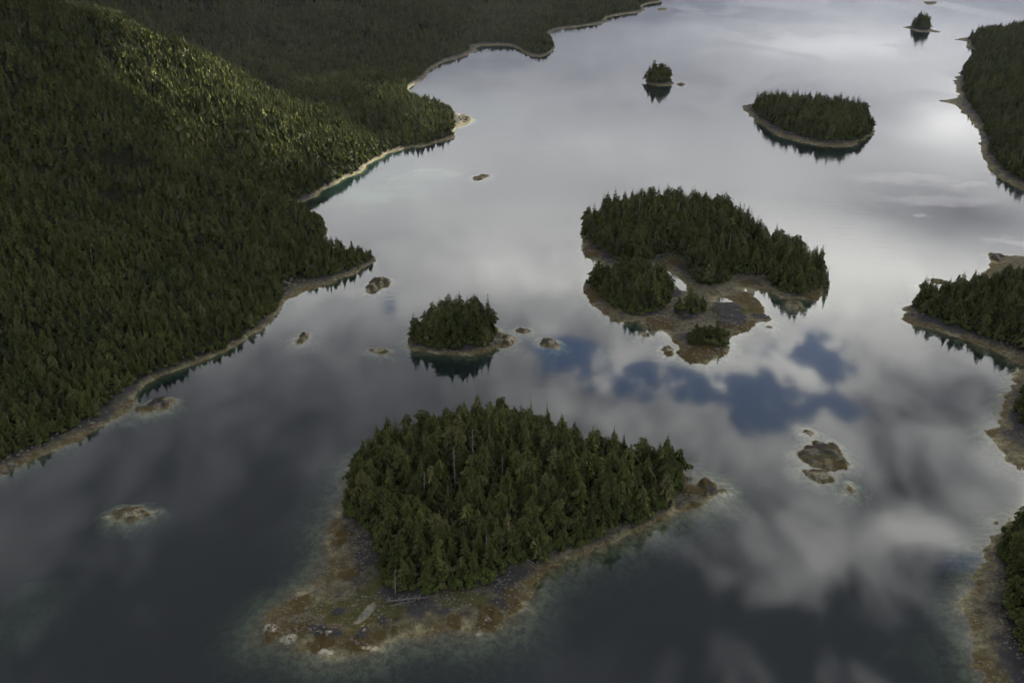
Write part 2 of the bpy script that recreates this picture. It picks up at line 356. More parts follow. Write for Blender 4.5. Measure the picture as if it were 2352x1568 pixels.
SPIT_POOL = [(815,750),(860,690),(930,600),(985,570),(1004,590),(985,640),(930,700),(870,742)]
def masks_fore(X, Y, d, f, z, A):
    beach = (f < 0)
    for (a, b, rx, ry) in [(780,660,230,110),(900,560,150,70),(1100,640,150,80),(1720,560,260,70),(1000,450,90,60),(560,640,160,60)]:
        A['grass'] = np.maximum(A['grass'], ell(X, Y, *zs(a, b), rx * .28, ry * .28, .4, 6, 41))
    up = np.zeros(X.shape)
    for (a, b, rx, ry, h, kind) in [(520,810,130,60,1.3,'dark'),(640,850,110,45,1.5,'dark'),(900,850,80,45,1.3,'dark'),(700,665,60,30,.8,'dark'),(1060,740,30,40,.8,'dark'),(2040,590,80,50,1.0,'dark'),
                                    (560,920,170,60,.9,'weed'),(900,930,170,50,.9,'weed'),(350,820,100,70,.7,'weed'),(380,610,100,110,.25,'weed'),(1640,740,55,55,.8,'weed'),(1950,730,130,110,1.3,'weed'),(2120,560,90,100,.8,'weed'),
                                    (150,800,70,70,1.1,'weed'),(1150,810,30,35,.6,'weed'),(1010,850,90,40,.8,'weed'),(700,90,60,40,.6,'weed'),(740,20,90,40,.5,'weed'),(780,360,120,40,.3,'weed'),(960,200,70,40,.5,'dark'),(910,70,50,20,.6,'dark')]:
        e = ell(X, Y, *zs(a, b), rx * .28, ry * .28, .45, 5, 51 + int(a))
        A[kind] = np.maximum(A[kind] * (1 - e), e); up = np.maximum(up, e * h * (.1 + 1.5 * ridged(X, Y, 4.5, 60, 4) ** 1.5))
        for k in ('grass', 'weed', 'dark'):
            if k != kind: A[k] = A[k] * (1 - e * .8)
    for (px, py, rx, ry, h, kind) in [(1625,1122,22,20,1.9,'weed'),(1630,1126,9,9,.9,'dark'),(1585,1130,16,14,1.0,'weed'),(1607,1130,8,8,.8,'weed'),(1573,1100,7,10,1.0,'weed'),(1600,1160,12,6,.6,'weed')]:
        e = ell(X, Y, px, py, rx, ry, .45, 4, int(px)); A[kind] = np.maximum(A[kind], e); up = np.maximum(up, e * h * (.3 + ridged(X, Y, 4.0, 61, 4)))
        if kind == 'dark': A['weed'] *= 1 - e
    for (a, b, rx, ry) in [(520,835,22,12),(625,850,20,14),(910,828,16,10),(1915,735,20,14),(150,790,60,30),(300,870,70,30),(600,985,90,20),(940,950,80,20),(1850,830,40,30)]:
        A['pale'] = np.maximum(A['pale'], ell(X, Y, *zs(a, b), rx * .28, ry * .28, .5, 3, 9))
    pool = sdist(poly([zs(*q) for q in SPIT_POOL]), X, Y)
    A['pale'] = np.maximum(A['pale'], .55 * sstep(-.4, .8, pool))
    for k in ('grass', 'dark', 'weed'): A[k] = A[k] * (1 - sstep(-.4, .2, pool))
    up = up * (1 - sstep(-1, .2, pool))
    # raised shore platform behind the front rocks, shallow pool in it
    z = np.where(d > 0, np.minimum(z, 1.5 + .0 * z) * (f < 0) + z * (f >= 0), z)
    return z + np.where(d > -1, up, 0)
def masks_mid(X, Y, d, f, z, A):
    def Z(a, b): return 1270 + .3 * a, 395 + .3 * b
    up = np.zeros(X.shape)
    for (a, b, rx, ry, h, kind) in [(1380,1130,130,70,1.8,'dark'),(1330,1040,120,40,1.2,'dark'),(1600,1110,80,16,1.6,'dark'),(1050,1100,110,40,1.2,'dark'),(930,940,50,30,.8,'dark'),(330,620,90,50,1.0,'weed'),
                                    (1480,980,110,60,1.0,'weed'),(1540,1050,70,40,.9,'weed'),(840,1170,120,40,.8,'weed'),(1150,1390,160,50,1.0,'weed'),(1450,1180,120,40,.9,'weed'),(1060,1430,60,40,.9,'weed'),(1980,950,90,30,.9,'weed'),(300,950,60,50,.9,'weed'),(1500,860,60,20,.2,'weed'),(900,700,100,30,.2,'weed')]:
        e = ell(X, Y, *Z(a, b), rx * .3, ry * .3, .45, 8, int(a)); A[kind] = np.maximum(A[kind] * (1 - e), e); up = np.maximum(up, e * h * (.25 + ridged(X, Y, 8, 62, 4)))
        if kind == 'dark': A['weed'] *= 1 - e
    for (a, b, rx, ry) in [(1240,1100,80,70),(1450,1080,100,40),(950,650,90,30)]: A['grass'] = np.maximum(A['grass'], ell(X, Y, *Z(a, b), rx * .3, ry * .3, .4, 9, 3))
    z = np.where((d > 0) & (f < 0), np.minimum(z, 1.2), z)
    return z + np.where(d > -1, up, 0)

LANDS['main'] = land('mainland_hills', MAIN, [MAIN_F], 4.2, hill_main, fo=3.0, margin=22, under=.36, jag=3.0, jsc=13, bbox=(-1250, 320, 250, 3300))
LANDS['fore'] = land('island', FORE, [FORE_F], .75, hill_fore, fo=.2, margin=30, under=.08, jag=1.9, jsc=6, masks=masks_fore, pools=[[zs(*q) for q in SPIT_POOL]])
LANDS['mid'] = land('island', MID, [MID_F1, MID_F2, MID_F3, MID_F4], 1.1, hill_isl(6.0, 25), margin=14, under=.18, jag=2.4, jsc=8, masks=masks_mid, pools=[POOL_A, POOL_B])
LANDS['tuft'] = land('island', TUFT, [TUFT_F], .8, hill_isl(5.0, 15), margin=16, under=.17, jag=2.2, jsc=6, bump=.8)
LANDS['north'] = land('island', ISL_N, [ISL_N_F], 1.3, hill_isl(4.0, 12), margin=14, under=.25, jag=1.5, jsc=9)
LANDS['east'] = land('island', ISL_E, [ISL_E_F], 2.0, hill_isl(8.0, 25), fo=2.5, margin=18, under=.22, jag=3.0, jsc=10)
LANDS['far'] = land('island', ISL_FAR, [ISL_FAR_F], 2.0, hill_isl(4.0, 12), margin=18, under=.25, jag=2.0, jsc=12)
LANDS['rup'] = land('shore_land', R_UP, [R_UP_F], 3.0, hill_isl(34.0, 110), fo=3.0, margin=18, under=.22, jag=3.6, jsc=12)
LANDS['rmid'] = land('shore_land', R_MID, [R_MID_F], 1.6, hill_isl(14.0, 45), fo=2.2, margin=18, under=.2, jag=2.3, jsc=8)
LANDS['rloa'] = land('shore_land', R_LOA, [R_LOA_F], 1.0, hill_isl(6.0, 25), margin=16, under=.14, jag=2.2, jsc=6)
LANDS['rlob'] = land('shore_land', R_LOB, [R_LOB_F], .8, hill_isl(6.0, 20), margin=18, under=.12, jag=1.8, jsc=5)
for k in LANDS: tag(LANDS[k].o, kind='structure')

# ------------------------------------------------------------------ water, seabed
def shoal_depth(X, Y):
    z = np.full(X.shape, -8.5)
    for (px, py, rx, ry, top) in [(820,440,240,50,-2.0),(1150,330,260,50,-2.4),(1000,395,150,26,-1.5),(40,1400,120,140,-2.8),(1080,880,170,45,-4.0),(2150,1480,150,120,-3.0),(1787,972,16,8,-.7),(2055,1480,16,22,-1.0),(1250,800,120,30,-2.6),
                                  (1400,815,26,14,-1.0),(300,1190,90,40,-3.0),(280,965,60,14,-1.0),(1669,458,28,7,-.8),(1798,531,26,8,-.8),(1680,1128,28,22,-.8),(2140,790,30,8,-1.4)]:
        e = ell(X, Y, px, py, rx, ry, .3, 14, int(px), 1.1); z = z + (top - z) * e
    return z + fbm(X, Y, 14, 4, 3) * .35
gx = np.concatenate([[-15000, -5000, -1800], np.arange(-700, 700.1, 5), [1800, 5000, 15000]])
gy = np.concatenate([[-6000, -500, 100], np.arange(220, 1500.1, 5), np.arange(1520, 2600, 60), [5000, 22000]])
X, Y = np.meshgrid(gx, gy); Zb = shoal_depth(X, Y)
idx = np.arange(X.size).reshape(X.shape)
mb, gb, bb = material('seabed')
nz, _ = gb.noise(gb.pos(), .2, 5, .6); nz2, _ = gb.noise(gb.pos(), 1.1, 4, .6)
gb.put(bb.inputs['Base Color'], gb.mix(gb.rng(nz2, .35, .7), gb.mix(nz, (.10, .10, .07), (.18, .175, .13)), (.24, .235, .18))); setp(bb, Roughness=.95)
me = mesh_np('seabed', np.stack([X, Y, Zb], -1).reshape(-1, 3), quads=np.stack([idx[:-1, :-1], idx[:-1, 1:], idx[1:, 1:], idx[1:, :-1]], -1).reshape(-1, 4))
tag(link('seabed', me, mb), kind='structure')

def water_material():
    m = bpy.data.materials.new('sea_water'); m.use_nodes = True; g = NT(m); g.n.remove(g.n['Principled BSDF'])
    out = g.n['Material Output']; p = g.pos()
    st = g.vm('MULTIPLY', p, (1.0, .55, 1.0))
    big, _ = g.noise(st, .006, 4, .55, dist=.6); fine, _ = g.noise(p, .35, 3, .6)
    sep = g.new('ShaderNodeSeparateXYZ'); g.put(sep.inputs[0], p)
    ruf = g.rng(big, .47, .60)
    dist = g.rng(sep.outputs[1], 450, 1300, .15, 1.0)
    rough = g.m('ADD', .04, g.m('MULTIPLY', g.m('MULTIPLY', ruf, dist), .07))
    rip, _ = g.noise(g.vm('MULTIPLY', p, (.35, 1.0, 1.0)), .22, 3, .55)
    bp = g.new('ShaderNodeBump'); g.put(bp.inputs['Strength'], g.m('ADD', .01, g.m('MULTIPLY', g.m('MULTIPLY', ruf, dist), .20))); bp.inputs['Distance'].default_value = .5
    g.put(bp.inputs['Height'], rip)
    gl = g.new('ShaderNodeBsdfGlossy'); g.put(gl.inputs['Roughness'], rough); g.l.new(bp.outputs[0], gl.inputs['Normal'])
    tr = g.new('ShaderNodeBsdfTransparent'); tr.inputs[0].default_value = (.90, .93, .93, 1)
    geo = g.new('ShaderNodeNewGeometry')
    cs = g.m('ABSOLUTE', g.vm('DOT_PRODUCT', geo.outputs['Incoming'], geo.outputs['Normal'], out=1))
    fr = g.m('ADD', .056, g.m('MULTIPLY', .944, g.m('POWER', g.m('SUBTRACT', 1.0, cs), 5.0)))     # Schlick reflectance, same from both sides
    mx = g.new('ShaderNodeMixShader'); g.put(mx.inputs[0], fr); g.l.new(tr.outputs[0], mx.inputs[1]); g.l.new(gl.outputs[0], mx.inputs[2])
    slick_sheen = None                                         # bright sky reflection on smooth wind slicks, painted as pale diffuse patches
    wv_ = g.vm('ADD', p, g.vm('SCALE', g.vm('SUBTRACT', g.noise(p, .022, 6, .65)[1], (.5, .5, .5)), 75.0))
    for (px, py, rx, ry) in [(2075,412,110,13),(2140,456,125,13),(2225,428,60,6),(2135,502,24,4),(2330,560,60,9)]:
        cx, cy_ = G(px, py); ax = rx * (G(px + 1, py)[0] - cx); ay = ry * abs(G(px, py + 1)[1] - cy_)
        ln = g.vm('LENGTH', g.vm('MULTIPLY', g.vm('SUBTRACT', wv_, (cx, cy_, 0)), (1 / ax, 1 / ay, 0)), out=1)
        e = g.rng(ln, 1.5, .45); slick_sheen = e if slick_sheen is None else g.m('MAXIMUM', slick_sheen, e)
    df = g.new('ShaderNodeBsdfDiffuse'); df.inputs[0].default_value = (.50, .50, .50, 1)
    mf = g.new('ShaderNodeMixShader'); g.put(mf.inputs[0], g.m('MULTIPLY', slick_sheen, .30)); g.l.new(mx.outputs[0], mf.inputs[1]); g.l.new(df.outputs[0], mf.inputs[2])
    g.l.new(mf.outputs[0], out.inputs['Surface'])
    vs = g.new('ShaderNodeVolumeScatter'); vs.inputs['Color'].default_value = (.60, .95, 1.0, 1); vs.inputs['Density'].default_value = .010
    va = g.new('ShaderNodeVolumeAbsorption'); va.inputs['Color'].default_value = (.30, .46, .40, 1); va.inputs['Density'].default_value = .52
    ad = g.new('ShaderNodeAddShader'); g.l.new(va.outputs[0], ad.inputs[0]); g.l.new(vs.outputs[0], ad.inputs[1]); g.l.new(ad.outputs[0], out.inputs['Volume'])
    return m
W = 14000.0
wv = [(-W, -5000, -30), (W, -5000, -30), (W, 20000, -30), (-W, 20000, -30), (-W, -5000, 0), (W, -5000, 0), (W, 20000, 0), (-W, 20000, 0)]
me = mesh_np('water', wv, quads=[(0, 3, 2, 1), (4, 5, 6, 7), (0, 1, 5, 4), (1, 2, 6, 5), (2, 3, 7, 6), (3, 0, 4, 7)])
me.polygons.foreach_set('use_smooth', np.zeros(len(me.polygons), bool))
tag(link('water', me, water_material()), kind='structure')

# ------------------------------------------------------------------ cloud deck with gaps: the sky the water mirrors
def cloud_deck():
    """one broken layer at DECK metres; opacity and whiteness come from layered noise, thicker and thinner banks"""
    k = (DECK + CAM_H) / CAM_H
    th = np.concatenate([np.arange(-180, -42, 4.0), np.arange(-42, 42.01, .22), np.arange(46, 180.1, 4.0)]) * math.pi / 180
    rr = np.concatenate([[2, 60, 110, 150], np.exp(np.arange(math.log(180), math.log(2600), .0052)), np.exp(np.arange(math.log(2700), math.log(9000), .08))])
    T, R = np.meshgrid(th, rr); x, y = R * np.sin(T), R * np.cos(T)
    wx = x + fbm(x, y, 55, 91, 4) * 9; wy = y + fbm(x + 500, y, 55, 92, 4) * 14
    n1 = fbm(wx, wy * .5, 20, 93, 5); n4 = fbm(wx + 4 * n1, wy * .5 + 4 * n1, 9, 98, 4); n2 = fbm(wx, wy, 110, 95, 4); n3 = fbm(x, y, 420, 97, 3)
    def total(items):
        s = np.zeros(x.shape)
        for (px, py, rx, ry, amp) in items:
            cx, cy_ = G(px, py); d0 = math.hypot(cx, cy_); a = math.atan2(cx, cy_)
            ax = rx * (G(px + 1, py)[0] - cx); ay = ry * abs(math.hypot(*G(px, py + 1)) - d0)
            u = ((wx - cx) * math.cos(a) - (wy - cy_) * math.sin(a)) / ax; w = ((wx - cx) * math.sin(a) + (wy - cy_) * math.cos(a)) / ay
            s += amp * np.exp(-(u * u + w * w))
        return s
    gap = total(CLOUD_GAPS); brt = total(CLOUD_BANKS)
    gs = np.clip(gap, 0, 1.1)
    cover = sstep(-.4, 1.35, 1.6 + (1.6 * n1 + 1.5 * n4) * np.clip(.10 + 1.6 * gs, 0, 1) - 2.45 * gs) * .89 + .075
    base = .100 + .36 * sstep(1500, 620, R) - .24 * sstep(480, 290, R)
    v = base + brt + (.015 + .22 * sstep(800, 420, R)) * n1 + .10 * sstep(900, 420, R) * n4 + (.03 + .10 * sstep(1000, 500, R)) * n2 + .05 * n3
    dim = sstep(.13, -.11, T - (.01 + .22 * sstep(430, 290, R))) * sstep(660, 500, R)      # a heavy dark bank to the left
    v = v * (1 - .76 * dim) + .085 * dim
    v = np.clip(v, .08, .98)
    V = np.stack([x * k, y * k, np.full(x.shape, DECK)], -1).reshape(-1, 3)
    idx = np.arange(x.size).reshape(x.shape)
    me = mesh_np('clouds', V, quads=np.stack([idx[:-1, :-1], idx[:-1, 1:], idx[1:, 1:], idx[1:, :-1]], -1).reshape(-1, 4))
    fattr(me, 'cover', cover); fattr(me, 'white', v)
    m = bpy.data.materials.new('cloud_layer'); m.use_nodes = True; g = NT(m); g.n.remove(g.n['Principled BSDF'])
    out = g.n['Material Output']; w_ = g.attr('white')
    col = g.new('ShaderNodeCombineColor'); g.put(col.inputs[0], g.m('MULTIPLY', w_, .965)); g.put(col.inputs[1], g.m('MULTIPLY', w_, .985)); g.put(col.inputs[2], g.m('POWER', w_, .93))
    tl = g.new('ShaderNodeBsdfTranslucent'); g.l.new(col.outputs[0], tl.inputs[0]); tr = g.new('ShaderNodeBsdfTransparent')
    mx = g.new('ShaderNodeMixShader'); g.put(mx.inputs[0], g.attr('cover')); g.l.new(tr.outputs[0], mx.inputs[1]); g.l.new(tl.outputs[0], mx.inputs[2])
    g.l.new(mx.outputs[0], out.inputs['Surface'])
    return tag(link('clouds', me, m), kind='stuff')
CLOUD_GAPS = [(1870,830,85,65,1.15),(1790,950,95,60,1.15),(1910,970,45,55,.6),(1570,890,100,36,.95),(1430,850,85,32,.9),(1300,810,70,24,.9),(920,712,60,22,.5),(2250,1290,45,45,.55),(1690,910,90,36,.8)]
CLOUD_BANKS = [(1950,640,330,120,.50),(2190,290,110,60,.30),(1780,850,170,70,.3),(2120,1220,120,60,.55),(1850,1250,130,60,.35),(2200,1050,140,60,.20),(2000,120,400,110,.22),(1150,640,220,60,.15),(1650,1030,120,60,.2),
               (2150,490,230,55,-.24),(2050,1130,120,40,-.25),(2150,900,140,50,-.28),(1550,1400,420,120,-.22),(900,1350,900,330,-.34),(450,980,520,200,-.32),(1250,1150,300,220,-.16),(2130,1235,90,45,.35),(1900,1300,120,45,.3),(2250,1150,80,40,.3),(1750,1330,120,40,.25),(2100,1020,90,30,.25),(1750,180,260,60,-.06),(1350,430,300,70,-.06)]
cloud_deck()

# ------------------------------------------------------------------ trees
def tube(V, F, pts, rad, n=6):
    base = len(V)
    for i, (p, r) in enumerate(zip(pts, rad)):
        p = Vector(p); dvec = Vector(pts[min(i + 1, len(pts) - 1)]) - Vector(pts[max(i - 1, 0)])
        dvec.normalize(); a = dvec.orthogonal().normalized(); b = dvec.cross(a)
        for k in range(n):
            t = 2 * math.pi * k / n; V.append(tuple(p + (a * math.cos(t) + b * math.sin(t)) * r))
    for i in range(len(pts) - 1):
        for k in range(n):
            a0 = base + i * n + k; a1 = base + i * n + (k + 1) % n
            F.append((a0, a1, a1 + n)); F.append((a0, a1 + n, a0 + n))
def bough(V, F, rnd, root, az, L, rise, droop, wid):
    """a drooping spray: roof-shaped blade with hanging, ragged side twigs"""
    ca, sa = math.cos(az), math.sin(az)
    def P(u, w, h): return (root[0] + ca * u - sa * w, root[1] + sa * u + ca * w, root[2] + h)
    W = wid * L
    b = len(V)
    sp = [P(.05 * L, 0, 0), P(.45 * L, 0, rise * L * .6), P(.8 * L, 0, rise * L * .6 - droop * L * .35), P(L, 0, rise * L * .4 - droop * L * .8)]
    V.extend(sp)
    for s in (-1, 1):
        prev = b
        for j, u in enumerate((.30, .55, .80)):
            uu = u * L * rnd.uniform(.9, 1.1); ww = s * W * (1.05 - abs(u - .5)) * rnd.uniform(.6, 1.15)
            hh = rise * L * .5 - droop * L * (.15 + .55 * u) - abs(ww) * rnd.uniform(.2, .7)
            V.append(P(uu + .12 * L, ww, hh)); t = len(V) - 1
            F.append((b + min(j, 3), b + min(j + 1, 3), t))
            if j: V.append(P(uu - .02 * L, ww * .55, hh - .05 * L)); F.append((b + j, t, len(V) - 1))
def conifer(seed, H=20.0, R=3.3, lo=.05, shape=.8, droop=.5, levels=24, per=6.5, broken=0.0, lumpy=.2):
    rnd = random.Random(seed); tv, tf, cv, cf = [], [], [], []
    bend = (rnd.uniform(-.4, .4), rnd.uniform(-.4, .4))
    def axis(z): t = z / H; return (bend[0] * t * t, bend[1] * t * t, z)
    tube(tv, tf, [axis(z) for z in (-.8, H * .15, H * .4, H * .7, H * .99)], [.34, .27, .2, .11, .02])
    lob = [rnd.uniform(0, 6.28) for _ in range(3)]
    for i in range(levels):
        t = (i + rnd.uniform(-.3, .3)) / (levels - 1); t = min(max(t, 0), 1)
        if t > 1 - broken: continue
        z = H * (lo + (.97 - lo) * t)
        pr = (1 - t) ** shape * min(1.0, .62 + t * 2.2)
        n = max(3, int(per * (.55 + .6 * (1 - t)) + rnd.random()))
        a0 = rnd.uniform(0, 6.28)
        for k in range(n):
            az = a0 + 2 * math.pi * k / n + rnd.uniform(-.35, .35)
            L = max(.28, R * pr * rnd.uniform(.55, 1.2) * (1 + lumpy * math.sin(az * 2 + lob[0] + t * 7) + lumpy * .6 * math.sin(az * 3 + lob[1] - t * 11)))
            bough(cv, cf, rnd, axis(z), az, L, rnd.uniform(.0, .22), droop * rnd.uniform(.7, 1.25), rnd.uniform(.30, .46))
    # leader
    b = len(cv); top = axis(H)
    if not broken:
        for k in range(3):
            a = k * 2.1; cv.append((top[0] + .22 * math.cos(a), top[1] + .22 * math.sin(a), H * .955))
        cv.append((top[0], top[1], H * 1.01)); cf += [(b, b + 1, b + 3), (b + 1, b + 2, b + 3), (b + 2, b, b + 3)]
    return (tv, tf), (cv, cf)
def broadleaf(seed, H=9.0, R=4.0):
    rnd = random.Random(seed); tv, tf, cv, cf = [], [], [], []
    tube(tv, tf, [(0, 0, -.5), (.1, 0, H * .3), (.25, .1, H * .7)], [.22, .16, .06])
    cl = []
    for _ in range(16):
        a = rnd.uniform(0, 6.28); r = R * math.sqrt(rnd.random()) * .75; h = H * rnd.uniform(.35, .92) * (1 - .25 * (r / R) ** 2)
        cl.append((r * math.cos(a), r * math.sin(a), h, R * rnd.uniform(.25, .42)))
        tube(tv, tf, [(.1, 0, H * .25), (r * math.cos(a) * .9, r * math.sin(a) * .9, h)], [.08, .03], 3)
    for (x, y, z, r) in cl:
        for _ in range(46):
            v = Vector((rnd.gauss(0, 1), rnd.gauss(0, 1), rnd.gauss(0, 1))).normalized(); p = Vector((x, y, z)) + v * r * rnd.uniform(.6, 1.05)
            a = v.orthogonal().normalized(); bb_ = v.cross(a); s = rnd.uniform(.25, .5); th = rnd.uniform(0, 6.28)
            a, bb_ = a * math.cos(th) + bb_ * math.sin(th), bb_ * math.cos(th) - a * math.sin(th)
            n = len(cv); cv += [tuple(p + a * s), tuple(p - a * s * .5 + bb_ * s + v * .1), tuple(p - a * s * .5 - bb_ * s - v * .1)]; cf.append((n, n + 1, n + 2))
    return (tv, tf), (cv, cf)
def snag(seed, H=15.0):
    rnd = random.Random(seed); tv, tf, cv, cf = [], [], [], []
    tube(tv, tf, [(0, 0, -.5), (.05, 0, H * .4), (.1, .08, H * .8), (.12, .1, H)], [.26, .18, .09, .02])
    for i in range(46):
        t = rnd.uniform(.22, .97); a = rnd.uniform(0, 6.28); L = (1 - t * .8) * rnd.uniform(.8, 2.6)
        d0 = (math.cos(a), math.sin(a)); z = H * t
        tube(cv, cf, [(.1 * t, .08 * t, z), (d0[0] * L * .6, d0[1] * L * .6, z + .05 * L), (d0[0] * L, d0[1] * L, z - .25 * L)], [.07, .05, .015], 3)
    return (tv, tf), (cv, cf)
def mk(name, vf, mat):
    me = mesh_np(name, vf[0], tris=vf[1]); me.materials.append(mat); return me

VAR = []   # (kind, trunk mesh, crown mesh, joined mesh for the forest)
def add_var(kind, pair, mc, mt=None):
    mt = mt or M_BARK
    (tv, tf), (cv, cf) = pair
    t = mk(kind + '_trunk', (tv, tf), mt); c = mk(kind + '_crown', (cv, cf), mc)
    n = len(tv); j = mesh_np(kind + '_whole', tv + cv, tris=tf + [tuple(i + n for i in f) for f in cf])
    j.materials.append(mt); j.materials.append(mc)
    mi = np.zeros(len(j.polygons), np.int32); mi[len(tf):] = 1; j.polygons.foreach_set('material_index', mi)
    VAR.append((kind, t, c, j))
for s in range(4): add_var('spruce', conifer(100 + s, R=3.7 + .25 * s, shape=.85, droop=.42, levels=24, per=7.5, lumpy=.32), M_CON)
for s in range(4): add_var('hemlock', conifer(200 + s, R=4.7 + .25 * s, shape=.66, droop=.62, levels=22, per=8, lumpy=.42), M_CON)
for s in range(3): add_var('cedar', conifer(300 + s, R=4.9 + .35 * s, shape=.45, droop=.5, levels=21, per=8.5, lumpy=.5, broken=.03 * s), M_CON)
for s in range(2): add_var('alder', broadleaf(400 + s), M_ALD)
for s in range(3): add_var('snag', snag(500 + s, 15 + s), M_DEAD, M_DEAD)
for s in range(2): add_var('bush', broadleaf(600 + s, 3.0, 2.0), M_SHR)
BY = {}
for i, v in enumerate(VAR): BY.setdefault(v[0], []).append(i)

def scatter(L, step, inset=.2):
    """jittered points inside the tree line of a land"""
    ny, nx = L.f.shape
    xs = np.arange(L.x0, L.x0 + nx * L.rx, step); ysv = np.arange(L.y0, L.y0 + ny * L.ry, step)
    X, Y = np.meshgrid(xs, ysv); X = X + (np.arange(len(ysv)) % 2)[:, None] * step * .5
    X = X + RNG.uniform(-.42, .42, X.shape) * step; Y = Y + RNG.uniform(-.42, .42, Y.shape) * step
    X, Y = X.ravel(), Y.ravel()
    f = samp(L, L.f, X, Y); ok = (f > inset) & (samp(L, L.d, X, Y) > 1.0)
    X, Y, f = X[ok], Y[ok], f[ok]; Z = samp(L, L.z, X, Y)
    return X, Y, Z, f
def pick_kind(r):
    return 'spruce' if r < .30 else 'hemlock' if r < .64 else 'cedar' if r < .988 else 'snag'

FOREST = []    # x, y, z, scale xy, scale z, rot, lean, variant
THINGS = []
BARE = [(282,322,62,26),(265,410,60,20),(85,345,22,12),(540,560,1,1)]
def put_trees(key, step, hmean, individual=False, hmul_edge=.8):
    L = LANDS[key]; X, Y, Z, f = scatter(L, step)
    px, py, zc = proj(X, Y, Z + 15)
    vis = (zc > 50) & (px > -170) & (px < 2520) & (py > -160) & (py < 1720)
    if key == 'main':       # leave out what stays hidden behind a ridge
        M = LANDS['main']
        for t in np.linspace(.30, .985, 60):
            vis &= samp(M, M.z, X * t, Y * t) - 25 < CAM_H + (Z + 22 - CAM_H) * t
        vis &= RNG.random(len(X)) < np.clip(1.35 - np.hypot(X, Y) / 2600, .55, 1)
    X, Y, Z, f, px, py = X[vis], Y[vis], Z[vis], f[vis], px[vis], py[vis]
    R = RNG.random((len(X), 6)); hv = .5 + .5 * fbm(X, Y, 60, 71, 2)
    for i in range(len(X)):
        if key == 'main':
            if any(((px[i] - a) / rx) ** 2 + ((py[i] - b) / ry) ** 2 < 1 and R[i, 5] < .72 for a, b, rx, ry in BARE): continue
        k = pick_kind(R[i, 0]); h = hmean * (.52 + .78 * R[i, 1] ** 1.15) * (.88 + .24 * hv[i])
        if f[i] < 4: h *= hmul_edge
        if k == 'cedar': h *= .88
        if key == 'mid':
            bx, by, _ = proj(X[i], Y[i], Z[i]); bx, by = (bx - 1270) / .3, (by - 395) / .3
            if bx > 900 and by > 980 and bx < 1400: h *= .68
            elif bx < 905 and by > 770: h *= .8
        if key == 'main' and R[i, 5] > .9985: k = 'alder'
        v = BY[k][int(R[i, 2] * len(BY[k])) % len(BY[k])]
        base = 9.0 if k == 'alder' else 15.5 if k == 'snag' else 20.0
        s = h / base; sx = s * (.86 + .3 * R[i, 3])
        if k == 'alder': s = sx = .8 + .5 * R[i, 1]
        rec = (X[i], Y[i], Z[i] - .15, sx, s, R[i, 4] * 6.283, RNG.normal(0, .035), v, f[i])
        (THINGS if individual else FOREST).append(rec if not individual else rec + (key,))
put_trees('fore', 5.2, 17.8, True)
put_trees('rlob', 5.2, 16.0, True)
put_trees('rloa', 5.4, 14.0, True)
put_trees('main', 4.3, 10.2)
put_trees('mid', 5.0, 17.5)
put_trees('tuft', 4.5, 17.5)
put_trees('north', 4.6, 23.0)
put_trees('east', 5.3, 19.0)
put_trees('far', 5.0, 22.0)
put_trees('rup', 5.4, 17.0)
put_trees('rmid', 5.0, 15.5)
# the ~290 that show largest stay single trees, the rest join the forest
THINGS.sort(key=lambda r: -(r[4] * 20) / math.hypot(r[0], r[1], CAM_H - r[2]))
print('near trees', len(THINGS), 'forest', len(FOREST))
FOREST += [r[:9] for r in THINGS[290:]]; THINGS = THINGS[:290]

def tree_thing(name, rec, label, cat, group):
    x, y, z, sx, s, rot, lean, v = rec[:8]
    e = bpy.data.objects.new(name, None); COL.objects.link(e); e.location = (x, y, z); e.empty_display_size = .5
    e.scale = (sx, sx, s); e.rotation_euler = (lean, lean * .5, rot)
    kind, t, c, j = VAR[v]
    link('trunk', t, None, e)
    co = link('bare_branches' if kind == 'snag' else 'crown', c, None, e)
    if kind == 'snag': co['kind'] = 'stuff'
    tag(e, label, cat, group); return e
DESC = {'spruce': ('spruce_tree', 'slender pointed dark green conifer'), 'hemlock': ('hemlock_tree', 'full drooping olive green conifer'), 'cedar': ('cedar_tree', 'broad round-topped dull green conifer'), 'snag': ('dead_tree', 'bare grey dead tree'), 'alder': ('alder_tree', 'bright green leafy tree')}
def zone(rec):
    if rec[9] == 'rlob': return 'on the wooded shore in the lower right corner'
    if rec[9] == 'rloa': return 'on the brown point at the right edge'
    px, py, _ = proj(rec[0], rec[1], rec[2]); f = rec[8]
    if f < 6 and py > 1330: return 'on the front edge above the gravel spit'
    if f < 6 and px > 1190 and py > 1150: return 'along the right-hand shore of the big near island'
    if f < 6 and px < 900 and py > 1040: return 'along the left edge of the big near island'
    if f < 6: return 'on the far edge of the big near island'
    row = 'rear' if py < 1090 else 'middle' if py < 1200 else 'front'
    col = 'left' if px < 960 else 'centre' if px < 1150 else 'right' if px < 1330 else 'far right arm'
    return 'inside the near island wood, %s %s' % (row, col)
cells = {}
for r in THINGS: cells.setdefault((VAR[r[7]][0], zone(r)), []).append(r)
for (kind, zn), rs in cells.items():
    nm, ds = DESC[kind]; rs.sort(key=lambda r: -r[4])
    for i, r in enumerate(rs):
        pre = '' if len(rs) == 1 else 'tallest ' if i == 0 else 'shortest ' if i == len(rs) - 1 else 'medium-tall '
        tree_thing(nm, r, pre + ds + ' ' + zn, 'tree', kind + ' trees ' + zn)

